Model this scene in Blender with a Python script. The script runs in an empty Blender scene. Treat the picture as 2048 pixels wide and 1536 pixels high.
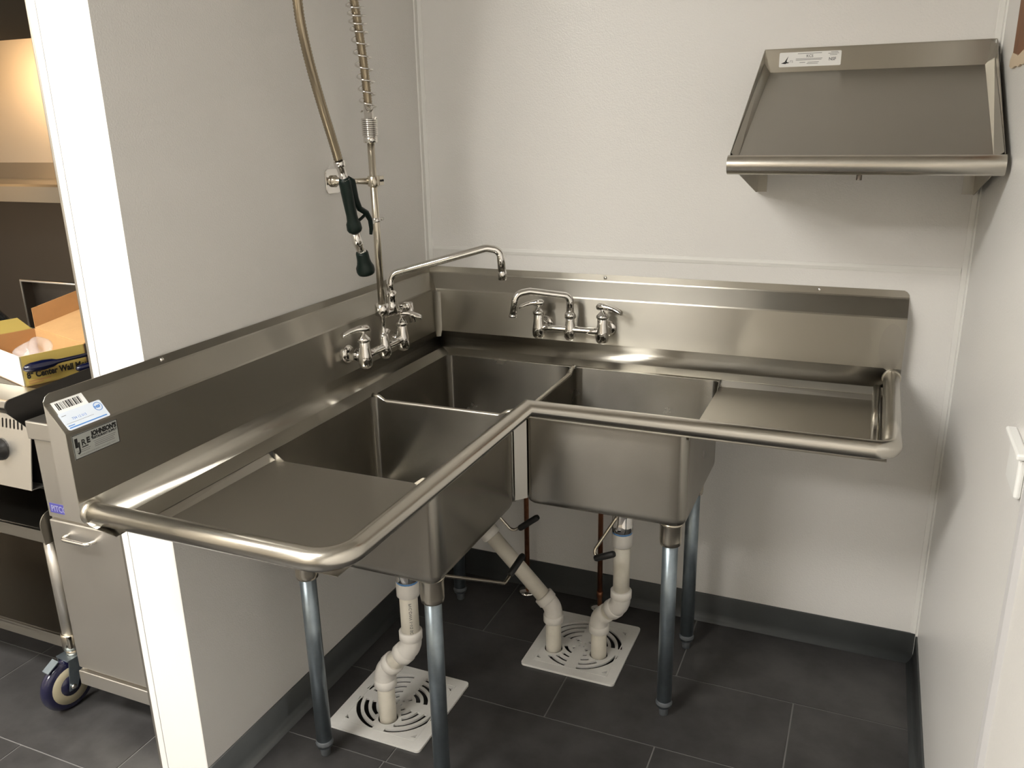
import bpy, bmesh, math, random
from mathutils import Vector, Matrix
random.seed(7)
S = bpy.context.scene
C = S.collection
# ---------------------------------------------------------------- camera, world, light, exposure
# world coordinates used below: x right along the back wall, d = distance from the back wall (Blender y = -d), z up
def cam_setup():
    cx, cd, cz, yaw, pitch, roll, f = 1.3736, 2.4878, 1.599, 0.4088, -0.3048, -0.0208, 1683.07
    fw = Vector((-math.sin(yaw)*math.cos(pitch), math.cos(yaw)*math.cos(pitch), math.sin(pitch)))
    rt = Vector((math.cos(yaw), math.sin(yaw), 0))
    up = rt.cross(fw)
    r = rt*math.cos(roll) + up*math.sin(roll)
    u = up*math.cos(roll) - rt*math.sin(roll)
    cd_ = bpy.data.cameras.new('camera'); cd_.sensor_width = 36; cd_.lens = f/2048*36; cd_.clip_start = .02
    c = bpy.data.objects.new('camera', cd_); C.objects.link(c)
    c.matrix_world = Matrix(((r.x, u.x, -fw.x, cx), (r.y, u.y, -fw.y, -cd), (r.z, u.z, -fw.z, cz), (0, 0, 0, 1)))
    S.camera = c
cam_setup()
W = bpy.data.worlds.new('world'); S.world = W; W.use_nodes = True
W.node_tree.nodes['Background'].inputs[0].default_value = (.9, .93, 1, 1)
W.node_tree.nodes['Background'].inputs[1].default_value = .05
S.view_settings.view_transform = 'Standard'; S.view_settings.look = 'None'
S.view_settings.gamma = 1; S.view_settings.use_curve_mapping = False
S.view_settings.exposure = 0.34
MAIN_LIGHT = 29.0      # emission of the ceiling panel over the aisle
SIDE_LIGHT = 34.0       # the other ceiling panels
WARM_LIGHT = 12.0      # lamp under the exhaust hood

# ---------------------------------------------------------------- materials
MATS = {}
def new_mat(name):
    m = bpy.data.materials.new(name); m.use_nodes = True
    return m, m.node_tree.nodes, m.node_tree.links, m.node_tree.nodes['Principled BSDF']
def mat(name, col, rough=.5, metal=0, spec=.5, bump=None, var=None, emit=None, alpha=None, trans=0, coat=0, rvar=None):
    """bump=(scale,strength,dist)  var=(scale,amount)  rvar=(scale,amount)"""
    if name in MATS: return MATS[name]
    m, N, L, P = new_mat(name)
    P.inputs['Base Color'].default_value = (*col, 1); P.inputs['Roughness'].default_value = rough
    P.inputs['Metallic'].default_value = metal; P.inputs['Specular IOR Level'].default_value = spec
    if coat: P.inputs['Coat Weight'].default_value = coat; P.inputs['Coat Roughness'].default_value = .12
    if trans: P.inputs['Transmission Weight'].default_value = trans
    if alpha is not None: P.inputs['Alpha'].default_value = alpha
    if emit: P.inputs['Emission Color'].default_value = (*emit[0], 1); P.inputs['Emission Strength'].default_value = emit[1]
    if bump or var or rvar:
        tc = N.new('ShaderNodeTexCoord')
        g = N.new('ShaderNodeNewGeometry')
        src = g.outputs['Position']
    if bump:
        n = N.new('ShaderNodeTexNoise'); n.inputs['Scale'].default_value = bump[0]; n.inputs['Detail'].default_value = 3
        L.new(src, n.inputs['Vector'])
        b = N.new('ShaderNodeBump'); b.inputs['Strength'].default_value = bump[1]; b.inputs['Distance'].default_value = bump[2]
        L.new(n.outputs['Fac'], b.inputs['Height']); L.new(b.outputs['Normal'], P.inputs['Normal'])
    if var:
        n = N.new('ShaderNodeTexNoise'); n.inputs['Scale'].default_value = var[0]; n.inputs['Detail'].default_value = 6; n.inputs['Roughness'].default_value = .65
        L.new(src, n.inputs['Vector'])
        mx = N.new('ShaderNodeMix'); mx.data_type = 'RGBA'
        lo = tuple(max(0, c*(1-var[1])) for c in col); hi = tuple(min(1, c*(1+var[1])) for c in col)
        mx.inputs[6].default_value = (*lo, 1); mx.inputs[7].default_value = (*hi, 1)
        cr = N.new('ShaderNodeMapRange'); cr.inputs[1].default_value = .3; cr.inputs[2].default_value = .7
        L.new(n.outputs['Fac'], cr.inputs[0]); L.new(cr.outputs[0], mx.inputs[0]); L.new(mx.outputs[2], P.inputs['Base Color'])
    if rvar:
        n = N.new('ShaderNodeTexNoise'); n.inputs['Scale'].default_value = rvar[0]; n.inputs['Detail'].default_value = 5
        L.new(src, n.inputs['Vector'])
        cr = N.new('ShaderNodeMapRange'); cr.inputs[1].default_value = .3; cr.inputs[2].default_value = .7
        cr.inputs[3].default_value = max(.02, rough-rvar[1]); cr.inputs[4].default_value = rough+rvar[1]
        L.new(n.outputs['Fac'], cr.inputs[0]); L.new(cr.outputs[0], P.inputs['Roughness'])
    MATS[name] = m
    return m
def brushed(name, col, rough, aniso, axis=(0.03, 0.0, 1.0), rot=.25, bump=.012):
    """stainless sheet: the grain runs level on upright faces"""
    m, N, L, P = new_mat(name)
    P.inputs['Base Color'].default_value = (*col, 1); P.inputs['Metallic'].default_value = 1
    P.inputs['Anisotropic'].default_value = aniso; P.inputs['Anisotropic Rotation'].default_value = rot
    g = N.new('ShaderNodeNewGeometry')
    cr = N.new('ShaderNodeVectorMath'); cr.operation = 'CROSS_PRODUCT'; cr.inputs[1].default_value = axis
    nm = N.new('ShaderNodeVectorMath'); nm.operation = 'NORMALIZE'
    L.new(g.outputs['Normal'], cr.inputs[0]); L.new(cr.outputs[0], nm.inputs[0]); L.new(nm.outputs[0], P.inputs['Tangent'])
    n = N.new('ShaderNodeTexNoise'); n.inputs['Scale'].default_value = 9; n.inputs['Detail'].default_value = 6
    L.new(g.outputs['Position'], n.inputs['Vector'])
    r = N.new('ShaderNodeMapRange'); r.inputs[1].default_value = .3; r.inputs[2].default_value = .7
    r.inputs[3].default_value = rough-.015; r.inputs[4].default_value = rough+.015
    L.new(n.outputs['Fac'], r.inputs[0]); L.new(r.outputs[0], P.inputs['Roughness'])
    n2 = N.new('ShaderNodeTexNoise'); n2.inputs['Scale'].default_value = 5.0; n2.inputs['Detail'].default_value = 2
    L.new(g.outputs['Position'], n2.inputs['Vector'])
    b = N.new('ShaderNodeBump'); b.inputs['Strength'].default_value = bump; b.inputs['Distance'].default_value = .02
    L.new(n2.outputs['Fac'], b.inputs['Height']); L.new(b.outputs['Normal'], P.inputs['Normal'])
    MATS[name] = m
    return m
steel = brushed('stainless_sheet', (.41, .39, .345), .30, .95)
steel_rim = brushed('stainless_polished_rim', (.58, .55, .49), .25, 0, bump=.003)
steel_dull = brushed('stainless_dull', (.39, .37, .33), .36, .8)
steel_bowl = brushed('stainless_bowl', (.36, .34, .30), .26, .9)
steel_bright = brushed('stainless_cabinet', (.70, .67, .62), .40, .4)
weld = mat('weld_bead', (.62, .58, .5), .32, 1, bump=(400, .4, .002))
chrome = mat('chrome', (.78, .76, .73), .07, 1)
nickel = mat('satin_nickel', (.62, .57, .48), .25, 1)
galv = mat('galvanised_tube', (.25, .295, .33), .34, .85, var=(14, .18))
galv_foot = mat('grey_plastic_foot', (.10, .11, .12), .5)
hosemat = mat('braided_hose', (.34, .285, .205), .28, 1)
pvc = mat('white_pvc', (.70, .66, .57), .38, var=(20, .06))
pvc_elbow = mat('white_pvc_fitting', (.78, .75, .70), .32)
pvc_print = mat('pipe_print', (.12, .12, .12), .6)
blue_tape = mat('blue_thread_sealant', (.12, .30, .62), .5)
rubber = mat('black_rubber_grip', (.012, .012, .012), .5)
green = mat('dark_green_rubber', (.0022, .009, .0065), .42, spec=.3)
copper = mat('aged_copper', (.30, .13, .07), .38, .9, var=(30, .3))
frp = mat('white_wall_panel', (.74, .725, .70), .34, 0, .5, bump=(240, .55, .0016))
frp_plain = mat('white_smooth_panel', (.74, .725, .70), .45, bump=(60, .1, .001))
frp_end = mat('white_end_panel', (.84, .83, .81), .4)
wallpaint = mat('rough_painted_wall', (.72, .70, .67), .6, bump=(120, .4, .002))
farwall = mat('tan_painted_wall', (.42, .38, .32), .7)
trimmat = mat('white_vinyl_trim', (.74, .73, .70), .35)
greytrim = mat('grey_vinyl_edge', (.50, .49, .49), .45)
cove = mat('charcoal_cove_base', (.056, .060, .061), .5, var=(6, .12))
tile_m = mat('charcoal_floor_tile', (.046, .044, .044), .42, var=(7, .35), bump=(40, .12, .002), rvar=(5, .08))
grout = mat('grey_grout', (.17, .165, .16), .8)
ceil_m = mat('white_ceiling', (.74, .73, .70), .8)
white_grate = mat('white_enamel_grate', (.72, .71, .68), .35, var=(18, .05))
basin_m = mat('shaded_floor_sink_basin', (.10, .097, .094), .5)  # white basin darkened, the shade below the grate put into its colour
label_w = mat('white_label', (.80, .80, .78), .4)
label_blue = mat('pale_blue_label', (.66, .72, .80), .35)
label_silver = mat('silver_label', (.50, .52, .50), .35, .3)
ink = mat('black_ink', (.012, .012, .012), .5)
ink_grey = mat('grey_ink', (.22, .22, .22), .5)
ink_blue = mat('blue_ink', (.05, .22, .60), .5)
badge_m = mat('blue_badge', (.075, .07, .30), .35)
badge_t = mat('badge_lettering', (.42, .42, .62), .35, .4)
card = mat('brown_cardboard', (.56, .33, .14), .8, var=(12, .06))
card_d = mat('dark_cardboard', (.42, .22, .085), .8, var=(10, .08))
card_y = mat('yellow_printed_card', (.43, .32, .08), .55)
card_w = mat('white_printed_card', (.82, .80, .72), .6)
blackmat = mat('black_enamel', (.014, .013, .012), .35)
darksteel = brushed('stained_shaded_steel', (.16, .14, .12), .4, .3)
bluegrip = mat('navy_grip', (.003, .005, .026), .2, coat=.5)
caster_blue = mat('navy_polyurethane', (.009, .009, .035), .2, coat=.5)
caster_hub = mat('tan_wheel_hub', (.36, .32, .22), .45)
wood = mat('brown_board', (.20, .085, .035), .7, var=(14, .2))
torn = mat('torn_panel_edge', (.62, .50, .36), .8, bump=(120, .5, .004))
clear = mat('clear_plastic_film', (.9, .9, .9), .12, 0, .6, alpha=.26, bump=(45, .6, .01))
hole_m = mat('dark_hole', (.008, .008, .008), .6)
glow = mat('light_diffuser', (1, 1, 1), .5, emit=((1.0, .975, .92), MAIN_LIGHT))
glow2 = mat('light_diffuser_side', (1, 1, 1), .5, emit=((1.0, .975, .92), SIDE_LIGHT))
warm = mat('warm_bulb', (1, .8, .5), .5, emit=((1.0, .62, .30), WARM_LIGHT))

# ---------------------------------------------------------------- mesh helpers
def Vx(p): return Vector((p[0], -p[1], p[2]))
class MB:
    """collects shapes given in (x, d, z); build() links them as ONE mesh object"""
    def __init__(s): s.v = []; s.f = []; s.sm = []
    def add(s, vs, fs, smooth=False):
        o = len(s.v); s.v += [Vx(p) for p in vs]; s.f += [tuple(i+o for i in f) for f in fs]; s.sm += [smooth]*len(fs); return s
    def box(s, x0, x1, d0, d1, z0, z1):
        vs = [(x, d, z) for z in (z0, z1) for d in (d0, d1) for x in (x0, x1)]
        return s.add(vs, [(0, 1, 3, 2), (4, 6, 7, 5), (0, 4, 5, 1), (2, 3, 7, 6), (0, 2, 6, 4), (1, 5, 7, 3)])
    def prism(s, poly, vec, smooth=False):
        """poly: 3-D points of a flat face, swept along vec"""
        n = len(poly); q = [tuple(a+b for a, b in zip(p, vec)) for p in poly]
        s.add(list(poly)+q, [tuple(range(n)), tuple(range(2*n-1, n-1, -1))], False)
        s.add(list(poly)+q, [(i, (i+1) % n, n+(i+1) % n, n+i) for i in range(n)], smooth); return s
    def lathe(s, prof, base, axis=(0, 0, 1), n=24, caps=True):
        """prof: (radius, height) pairs along axis from base"""
        a = Vector(axis).normalized(); h = Vector((1, 0, 0)) if abs(a.x) < .9 else Vector((0, 1, 0))
        u = a.cross(h).normalized(); w = a.cross(u); B = Vector(base); vs = []
        for r, t in prof:
            for k in range(n):
                an = 2*math.pi*k/n; vs.append(tuple(B+a*t+(u*math.cos(an)+w*math.sin(an))*r))
        fs = [(i*n+k, i*n+(k+1) % n, (i+1)*n+(k+1) % n, (i+1)*n+k) for i in range(len(prof)-1) for k in range(n)]
        s.add(vs, fs, True)
        if caps: s.add(vs[:n], [tuple(range(n-1, -1, -1))]); s.add(vs[-n:], [tuple(range(n))])
        return s
    def tube(s, path, r, n=16, caps=True, flat=None):
        """round bar along a path; corners are mitred. r: number or list"""
        P = [Vector(p) for p in path]; m = len(P); R = r if isinstance(r, (list, tuple)) else [r]*m
        T = []
        for i in range(m):
            a = (P[i]-P[i-1]).normalized() if i else (P[1]-P[0]).normalized()
            b = (P[i+1]-P[i]).normalized() if i < m-1 else a
            T.append((a, b))
        t0 = T[0][0]; h = Vector((0, 0, 1)) if abs(t0.z) < .9 else Vector((1, 0, 0))
        u = t0.cross(h).normalized(); vs = []
        for i in range(m):
            a, b = T[i]; t = (a+b).normalized() if (a+b).length > 1e-6 else a
            u = (u-a*u.dot(a)).normalized(); w = a.cross(u)
            ring = []
            for k in range(n):
                an = 2*math.pi*k/n; o = (u*math.cos(an)+w*math.sin(an))*R[i]
                o = o-a*(o.dot(t)/max(.2, a.dot(t)))          # slide along the incoming direction onto the mitre plane
                ring.append(tuple(P[i]+o))
            vs += ring
            rot = a.rotation_difference(b); u = rot @ u
        fs = [(i*n+k, i*n+(k+1) % n, (i+1)*n+(k+1) % n, (i+1)*n+k) for i in range(m-1) for k in range(n)]
        s.add(vs, fs, True)
        if caps: s.add(vs[:n], [tuple(range(n-1, -1, -1))]); s.add(vs[-n:], [tuple(range(n))])
        return s
    def build(s, name, m, parent=None, origin=None, bevel=0, weld=True, solid=0, seg=2, recalc=True):
        if origin is None: origin = parent['_o'] if parent and '_o' in parent else (0, 0, 0)
        O = Vx(origin)
        me = bpy.data.meshes.new(name); me.from_pydata([v-O for v in s.v], [], s.f)
        me.polygons.foreach_set('use_smooth', s.sm)
        bm = bmesh.new(); bm.from_mesh(me)
        if weld: bmesh.ops.remove_doubles(bm, verts=bm.verts, dist=1e-5)
        if recalc: bmesh.ops.recalc_face_normals(bm, faces=bm.faces)
        bm.to_mesh(me); bm.free()
        me.materials.append(m)
        o = bpy.data.objects.new(name, me); C.objects.link(o)
        if parent:
            o.parent = parent; po = Vx(parent['_o']) if '_o' in parent else Vector((0, 0, 0))
            o.location = O-po
        else: o.location = O
        o['_o'] = tuple(origin)
        if solid:
            md = o.modifiers.new('sheet', 'SOLIDIFY'); md.thickness = solid; md.offset = 0
        if solid:
            md = o.modifiers.new('crisp', 'EDGE_SPLIT'); md.split_angle = math.radians(40)
        if bevel:
            md = o.modifiers.new('edge', 'BEVEL'); md.width = bevel; md.segments = seg; md.limit_method = 'ANGLE'; md.angle_limit = math.radians(35)
        return o
def tag(o, label=None, cat=None, group=None, kind=None):
    if label: o['label'] = label
    if cat: o['category'] = cat
    if group: o['group'] = group
    if kind: o['kind'] = kind
    return o
def thing(name, loc, label, cat, group=None):
    o = bpy.data.objects.new(name, None); o.empty_display_size = .05; C.objects.link(o)
    o.location = Vx(loc); o['_o'] = tuple(loc)
    return tag(o, label, cat, group)
def struct(o): o['kind'] = 'structure'; return o
def fillet(pts, rad, n=8):
    """polyline with rounded corners; rad: number or list per inner corner"""
    P = [Vector(p) for p in pts]; out = [P[0]]
    for i in range(1, len(P)-1):
        r = rad[i-1] if isinstance(rad, (list, tuple)) else rad
        a = (P[i-1]-P[i]).normalized(); b = (P[i+1]-P[i]).normalized()
        ang = a.angle(b)
        if r <= 0 or ang > math.pi-.01: out.append(P[i]); continue
        t = min(r/math.tan(ang/2), .49*(P[i-1]-P[i]).length, .49*(P[i+1]-P[i]).length); r2 = t*math.tan(ang/2)
        cen = P[i]+(a+b).normalized()*(r2/math.sin(ang/2))
        s0 = P[i]+a*t-cen; s1 = P[i]+b*t-cen; tot = s0.angle(s1)
        for k in range(n+1):
            f = k/n; out.append(cen+(s0*math.sin((1-f)*tot)+s1*math.sin(f*tot))/math.sin(tot))
    out.append(P[-1])
    return [tuple(p) for p in out]
def arc2(cx, cy, r, a0, a1, n): return [(cx+r*math.cos(a0+(a1-a0)*k/n), cy+r*math.sin(a0+(a1-a0)*k/n)) for k in range(n+1)]
def rrect(x0, x1, y0, y1, r, n=5):
    q = math.pi/2
    return arc2(x1-r, y1-r, r, 0, q, n)+arc2(x0+r, y1-r, r, q, 2*q, n)+arc2(x0+r, y0+r, r, 2*q, 3*q, n)+arc2(x1-r, y0+r, r, 3*q, 4*q, n)
def frame(o, e1, e2):
    o, e1, e2 = Vector(o), Vector(e1).normalized(), Vector(e2).normalized(); n = e1.cross(e2)
    # (x,d,z) is left-handed against (x,y,z): flip so that n points out of the label
    return (o, e1, e2, -n)
def on(F, a, b, h=0): return tuple(F[0]+F[1]*a+F[2]*b+F[3]*h)
def plate(F, poly, th, name, m, parent, h=0, **k):
    mb = MB(); mb.prism([on(F, a, b, h) for a, b in poly], tuple(F[3]*th)); return mb.build(name, m, parent, **k)
def rect(a0, a1, b0, b1): return [(a0, b0), (a1, b0), (a1, b1), (a0, b1)]
def outline_fill(splines, th=0):
    """flat shape with holes from closed outlines -> (verts, faces) in 2-D"""
    cu = bpy.data.curves.new('outline', 'CURVE'); cu.dimensions = '2D'; cu.fill_mode = 'BOTH' if th else 'FRONT'; cu.extrude = th/2
    for sp in splines:
        s = cu.splines.new('POLY'); s.points.add(len(sp)-1)
        for p, q in zip(s.points, sp): p.co = (q[0], q[1], 0, 1)
        s.use_cyclic_u = True
    o = bpy.data.objects.new('outline', cu); me = o.to_mesh()
    vs = [tuple(v.co) for v in me.vertices]; fs = [tuple(p.vertices) for p in me.polygons]
    o.to_mesh_clear(); bpy.data.objects.remove(o); bpy.data.curves.remove(cu)
    return vs, fs
def text_shape(txt, size, bold=0, xs=1.0):
    cu = bpy.data.curves.new('lettering', 'FONT'); cu.body = txt; cu.size = size; cu.offset = bold; cu.resolution_u = 3
    o = bpy.data.objects.new('lettering', cu); me = o.to_mesh()
    vs = [(v.co.x*xs, v.co.y) for v in me.vertices]; fs = [tuple(p.vertices) for p in me.polygons]
    o.to_mesh_clear(); bpy.data.objects.remove(o); bpy.data.curves.remove(cu)
    return vs, fs
def lettering(F, txt, a, b, size, m, parent, h=.0008, bold=0, xs=1.0, name='lettering', width=None):
    vs, fs = text_shape(txt, size, bold, xs)
    if width and vs:
        w = max(v[0] for v in vs); k = width/w; vs = [(v[0]*k, v[1]) for v in vs]
    mb = MB(); mb.add([on(F, a+x, b+y, h) for x, y in vs], fs); return mb.build(name, m, parent, recalc=False)
def cells(mb, x0, x1, d0, d1, z0, z1, holes):
    """slab with rectangular holes"""
    xs = sorted({x0, x1} | {min(max(v, x0), x1) for h in holes for v in h[:2]}); ds = sorted({d0, d1} | {min(max(v, d0), d1) for h in holes for v in h[2:]})
    inh = lambda x, d: any(h[0] < x < h[1] and h[2] < d < h[3] for h in holes)
    nx, nd = len(xs)-1, len(ds)-1
    keep = {(i, j) for i in range(nx) for j in range(nd) if not inh((xs[i]+xs[i+1])/2, (ds[j]+ds[j+1])/2)}
    for i, j in keep:
        a, b, c, e = xs[i], xs[i+1], ds[j], ds[j+1]
        mb.add([(a, c, z1), (b, c, z1), (b, e, z1), (a, e, z1)], [(0, 1, 2, 3)]); mb.add([(a, c, z0), (b, c, z0), (b, e, z0), (a, e, z0)], [(3, 2, 1, 0)])
        for di, dj, p, q in ((-1, 0, (a, c), (a, e)), (1, 0, (b, c), (b, e)), (0, -1, (a, c), (b, c)), (0, 1, (a, e), (b, e))):
            if (i+di, j+dj) not in keep: mb.add([(*p, z0), (*q, z0), (*q, z1), (*p, z1)], [(0, 1, 2, 3)])
    return mb

# ================================================================= the setting
XR, XL, DF, ZC = 1.617, -2.6, 4.6, 2.72         # right wall, far left wall, wall behind the camera, ceiling
DE, TW = 1.2407, .150                           # end and thickness of the partition on the left
G1 = (.105, .40, .602, .912); G2 = (.503, .799, .143, .460)      # floor sinks under the grates
HOLES = [(g[0]+.018, g[1]-.018, g[2]+.018, g[3]-.018) for g in (G1, G2)]
fl = MB(); cells(fl, XL, XR, 0, DF, -.05, -.0018, HOLES)
floor = struct(fl.build('floor', grout))
tag(floor, 'charcoal tiled floor with thin pale grout lines')
ROWS = [(-.292, 0), (.023, .320), (.338, .017), (.653, .332), (.968, .327), (1.283, .01)]
d = 1.598; k = 0
while d < DF: ROWS.append((d, .32 if k % 2 == 0 else .0)); d += .315; k += 1
TL, GAP, cache = .638, .0022, {}
for d0, off in ROWS:
    a, b = max(d0+GAP, .0), min(d0+.315-GAP, DF)
    if b-a < .012: continue
    x = off-TL*8
    while x < XR:
        p, q = max(x+GAP, XL), min(x+TL-GAP, XR); x += TL
        if q-p < .012: continue
        hs = [h for h in HOLES if h[0] < q and h[1] > p and h[2] < b and h[3] > a]
        key = (round(q-p, 3), round(b-a, 3)) if not hs else None
        if key in cache and key:
            o = bpy.data.objects.new('tile', cache[key]); C.objects.link(o); o.parent = floor; o.location = Vx((p, a, 0)); o['_o'] = (p, a, 0)
        else:
            mb = MB(); cells(mb, p, q, a, b, -.006, 0, hs); o = mb.build('tile', tile_m, floor, origin=(p, a, 0))
            if key: cache[key] = o.data
mb = MB(); mb.box(XL, XR, 0, DF, ZC, ZC+.05); tag(struct(mb.build('ceiling', ceil_m)), 'white ceiling above the wash area')
wb = struct(MB().box(XL-.1, XR+.1, -.1, 0, -.05, ZC+.05).build('wall_back', frp_plain)); tag(wb, 'white panelled back wall behind the corner sink')
MB().box(.018, XR-.018, 0, .0028, 1.2, ZC).build('panel', frp, wb)
MB().box(.018, XR-.018, 0, .0022, 0, 1.186).build('panel', frp, wb)
wl = struct(MB().box(-TW, -.003, 0, DE-.003, 0, ZC).build('wall_left', wallpaint)); tag(wl, 'partition wall left of the sink with a bright white end')
MB().box(-.003, 0, .018, DE, 0, ZC).build('panel', frp, wl)
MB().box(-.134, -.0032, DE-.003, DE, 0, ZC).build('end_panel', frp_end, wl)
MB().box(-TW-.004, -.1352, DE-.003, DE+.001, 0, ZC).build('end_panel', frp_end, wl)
MB().box(-TW-.018, -TW-.0042, DE-.06, DE-.003, 0, ZC).build('corner_guard', steel_dull, wl, bevel=.003)
wr = struct(MB().box(XR, XR+.1, -.1, DF, -.05, ZC+.05).build('wall_right', wallpaint)); tag(wr, 'white wall on the right of the sink')
MB().box(XR-.006, XR, .0, 1.176, 0, ZC).build('panel', frp, wr)
mb = MB(); mb.prism([(XR, 1.176, 0), (XR-.008, 1.176, 0), (XR-.011, 1.183, 0), (XR-.008, 1.192, 0), (XR, 1.197, 0)], (0, 0, ZC)); mb.build('edge_strip', greytrim, wr)
struct(MB().box(XL-.1, XL, 0, DF, -.05, ZC+.05).build('wall_far_left', farwall))
struct(MB().box(XL-.1, XR+.1, DF, DF+.1, -.05, ZC+.05).build('wall_front', farwall))
# vinyl mouldings
t1 = MB().prism([(0, 0, 1.137), (.021, 0, 1.137), (.019, .0045, 1.137), (.006, .006, 1.137), (.0045, .019, 1.137), (0, .021, 1.137)], (0, 0, ZC-1.137)).build('trim_1', trimmat, bevel=.001); struct(t1)
t2 = MB().prism([(XR-.006, 0, 0), (XR-.026, 0, 0), (XR-.024, .0045, 0), (XR-.012, .006, 0), (XR-.0105, .018, 0), (XR-.006, .02, 0)], (0, 0, ZC)).build('trim_2', trimmat, bevel=.001); struct(t2)
t3 = MB().prism([(.02, 0, 1.183), (.02, .0042, 1.184), (.02, .0055, 1.193), (.02, .0042, 1.202), (.02, 0, 1.203)], (XR-.046, 0, 0)).build('trim_3', trimmat); struct(t3)
# rubber cove base
ZB = .0953
prof = [(0, ZB), (.0035, ZB), (.005, ZB-.003), (.005, .03), (.007, .016), (.013, .006), (.022, .001), (.022, 0), (0, 0)]
mb = MB(); mb.prism([(.004, .003+a, z) for a, z in prof], (XR-.012, 0, 0), True); struct(mb.build('baseboard_back', cove))
mb = MB(); mb.prism([(a, .003, z) for a, z in prof], (0, DE-.003, 0), True); struct(mb.build('baseboard_left', cove))
mb = MB(); mb.prism([(XR-.006-a, .003, z) for a, z in prof], (0, 1.17, 0), True); struct(mb.build('baseboard_right', cove))

# ---------------------------------------------------------------- ceiling lights (outside the frame)
def ceiling_light(x, d, sx, sd, m, label):
    t = thing('ceiling_light', (x, d, ZC), label, 'light', 'flat ceiling light panels')
    a, b = sx/2, sd/2
    fr = MB(); cells(fr, x-a-.025, x+a+.025, d-b-.025, d+b+.025, ZC-.03, ZC-.001, [(x-a, x+a, d-b, d+b)]); fr.build('frame', trimmat, t)
    MB().box(x-a, x+a, d-b, d+b, ZC-.022, ZC-.016).build('diffuser', m, t)
ceiling_light(-.06, 2.55, 1.05, .56, glow, 'large flat ceiling light over the aisle beside the partition')
ceiling_light(-1.75, 2.60, 1.15, .56, glow2, 'flat ceiling light over the kitchen aisle')
ceiling_light(-.38, 4.05, 1.15, .56, glow2, 'flat ceiling light near the wall behind the viewer')

# ================================================================= corner sink
T = .047; ZD = .872; ZR = .900; RR = .021
RX, RD = .6067, .6216          # front rims
LE, RE = 1.466, 1.454          # left and right ends
sink = thing('corner_sink', (.35, .35, 0), 'L-shaped stainless steel three-bowl corner sink with two drainboards', 'sink')
# splash profile: (offset from wall, height, pull-back of the free end)
SP = [(.0042, 1.135, .014), (.0042, 1.131, .006), (.0042, 1.122, 0), (.0042, 1.116, 0), (.006, 1.112, 0), (T-.002, 1.068, 0), (T, 1.064, 0), (T, .925, 0)]
for k in range(1, 7):
    a = math.pi/2*k/6; SP.append((T+.036*(1-math.cos(a)), .915-.036*math.sin(a)+.0, 0))
SP.append((.13, ZD, 0))
SLE, SRE = LE+.02, RE+.022
back = MB(); left = MB()
vs = []
for s_, z, pb in SP: vs += [(s_, s_, z), (SRE-pb, s_, z)]
back.add(vs, [(2*i, 2*i+1, 2*i+3, 2*i+2) for i in range(len(SP)-1)])
vs = []
for s_, z, pb in SP: vs += [(s_, s_, z), (s_, SLE-pb, z)]
left.add(vs, [(2*i, 2*i+1, 2*i+3, 2*i+2) for i in range(len(SP)-1)])
for i in range(8, 14): back.sm[i-1] = True; left.sm[i-1] = True
bs_b = back.build('backsplash', steel, sink); bs_l = left.build('backsplash', steel, sink)
for b_ in (bs_b, bs_l):
    md = b_.modifiers.new('sheet', 'SOLIDIFY'); md.thickness = .0014; md.offset = 0
# vertical coved corner between the two splashes
mb = MB(); A = arc2(T+.022, T+.022, .022, math.pi, 1.5*math.pi, 8)
mb.add([(x, d_, z) for z in (.905, 1.058) for x, d_ in A], [(i, i+1, i+10, i+9) for i in range(8)], True); mb.build('corner_cove', steel, sink)
# closed ends of the splashes
cap = [(.0042, 1.116), (T, 1.064), (T, .905), (.062, .885), (.0042, .885)]
MB().prism([(x, SLE-.001, z) for x, z in cap], (0, .0015, 0)).build('end_cap', steel_bright, sink)
MB().prism([(SRE-.001, x, z) for x, z in cap], (.0015, 0, 0)).build('end_cap', steel, sink)
# fixing screws
for p, ax in (((1.245, .0048, 1.1255), (0, 1, 0)), ((.0048, 1.198, 1.1255), (1, 0, 0)), ((.62, .0048, 1.1255), (0, 1, 0))):
    MB().lathe([(.0055, 0), (.0055, .0012), (.003, .003), (.0005, .0034)], p, ax, 12).build('screw', chrome, sink)
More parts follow.
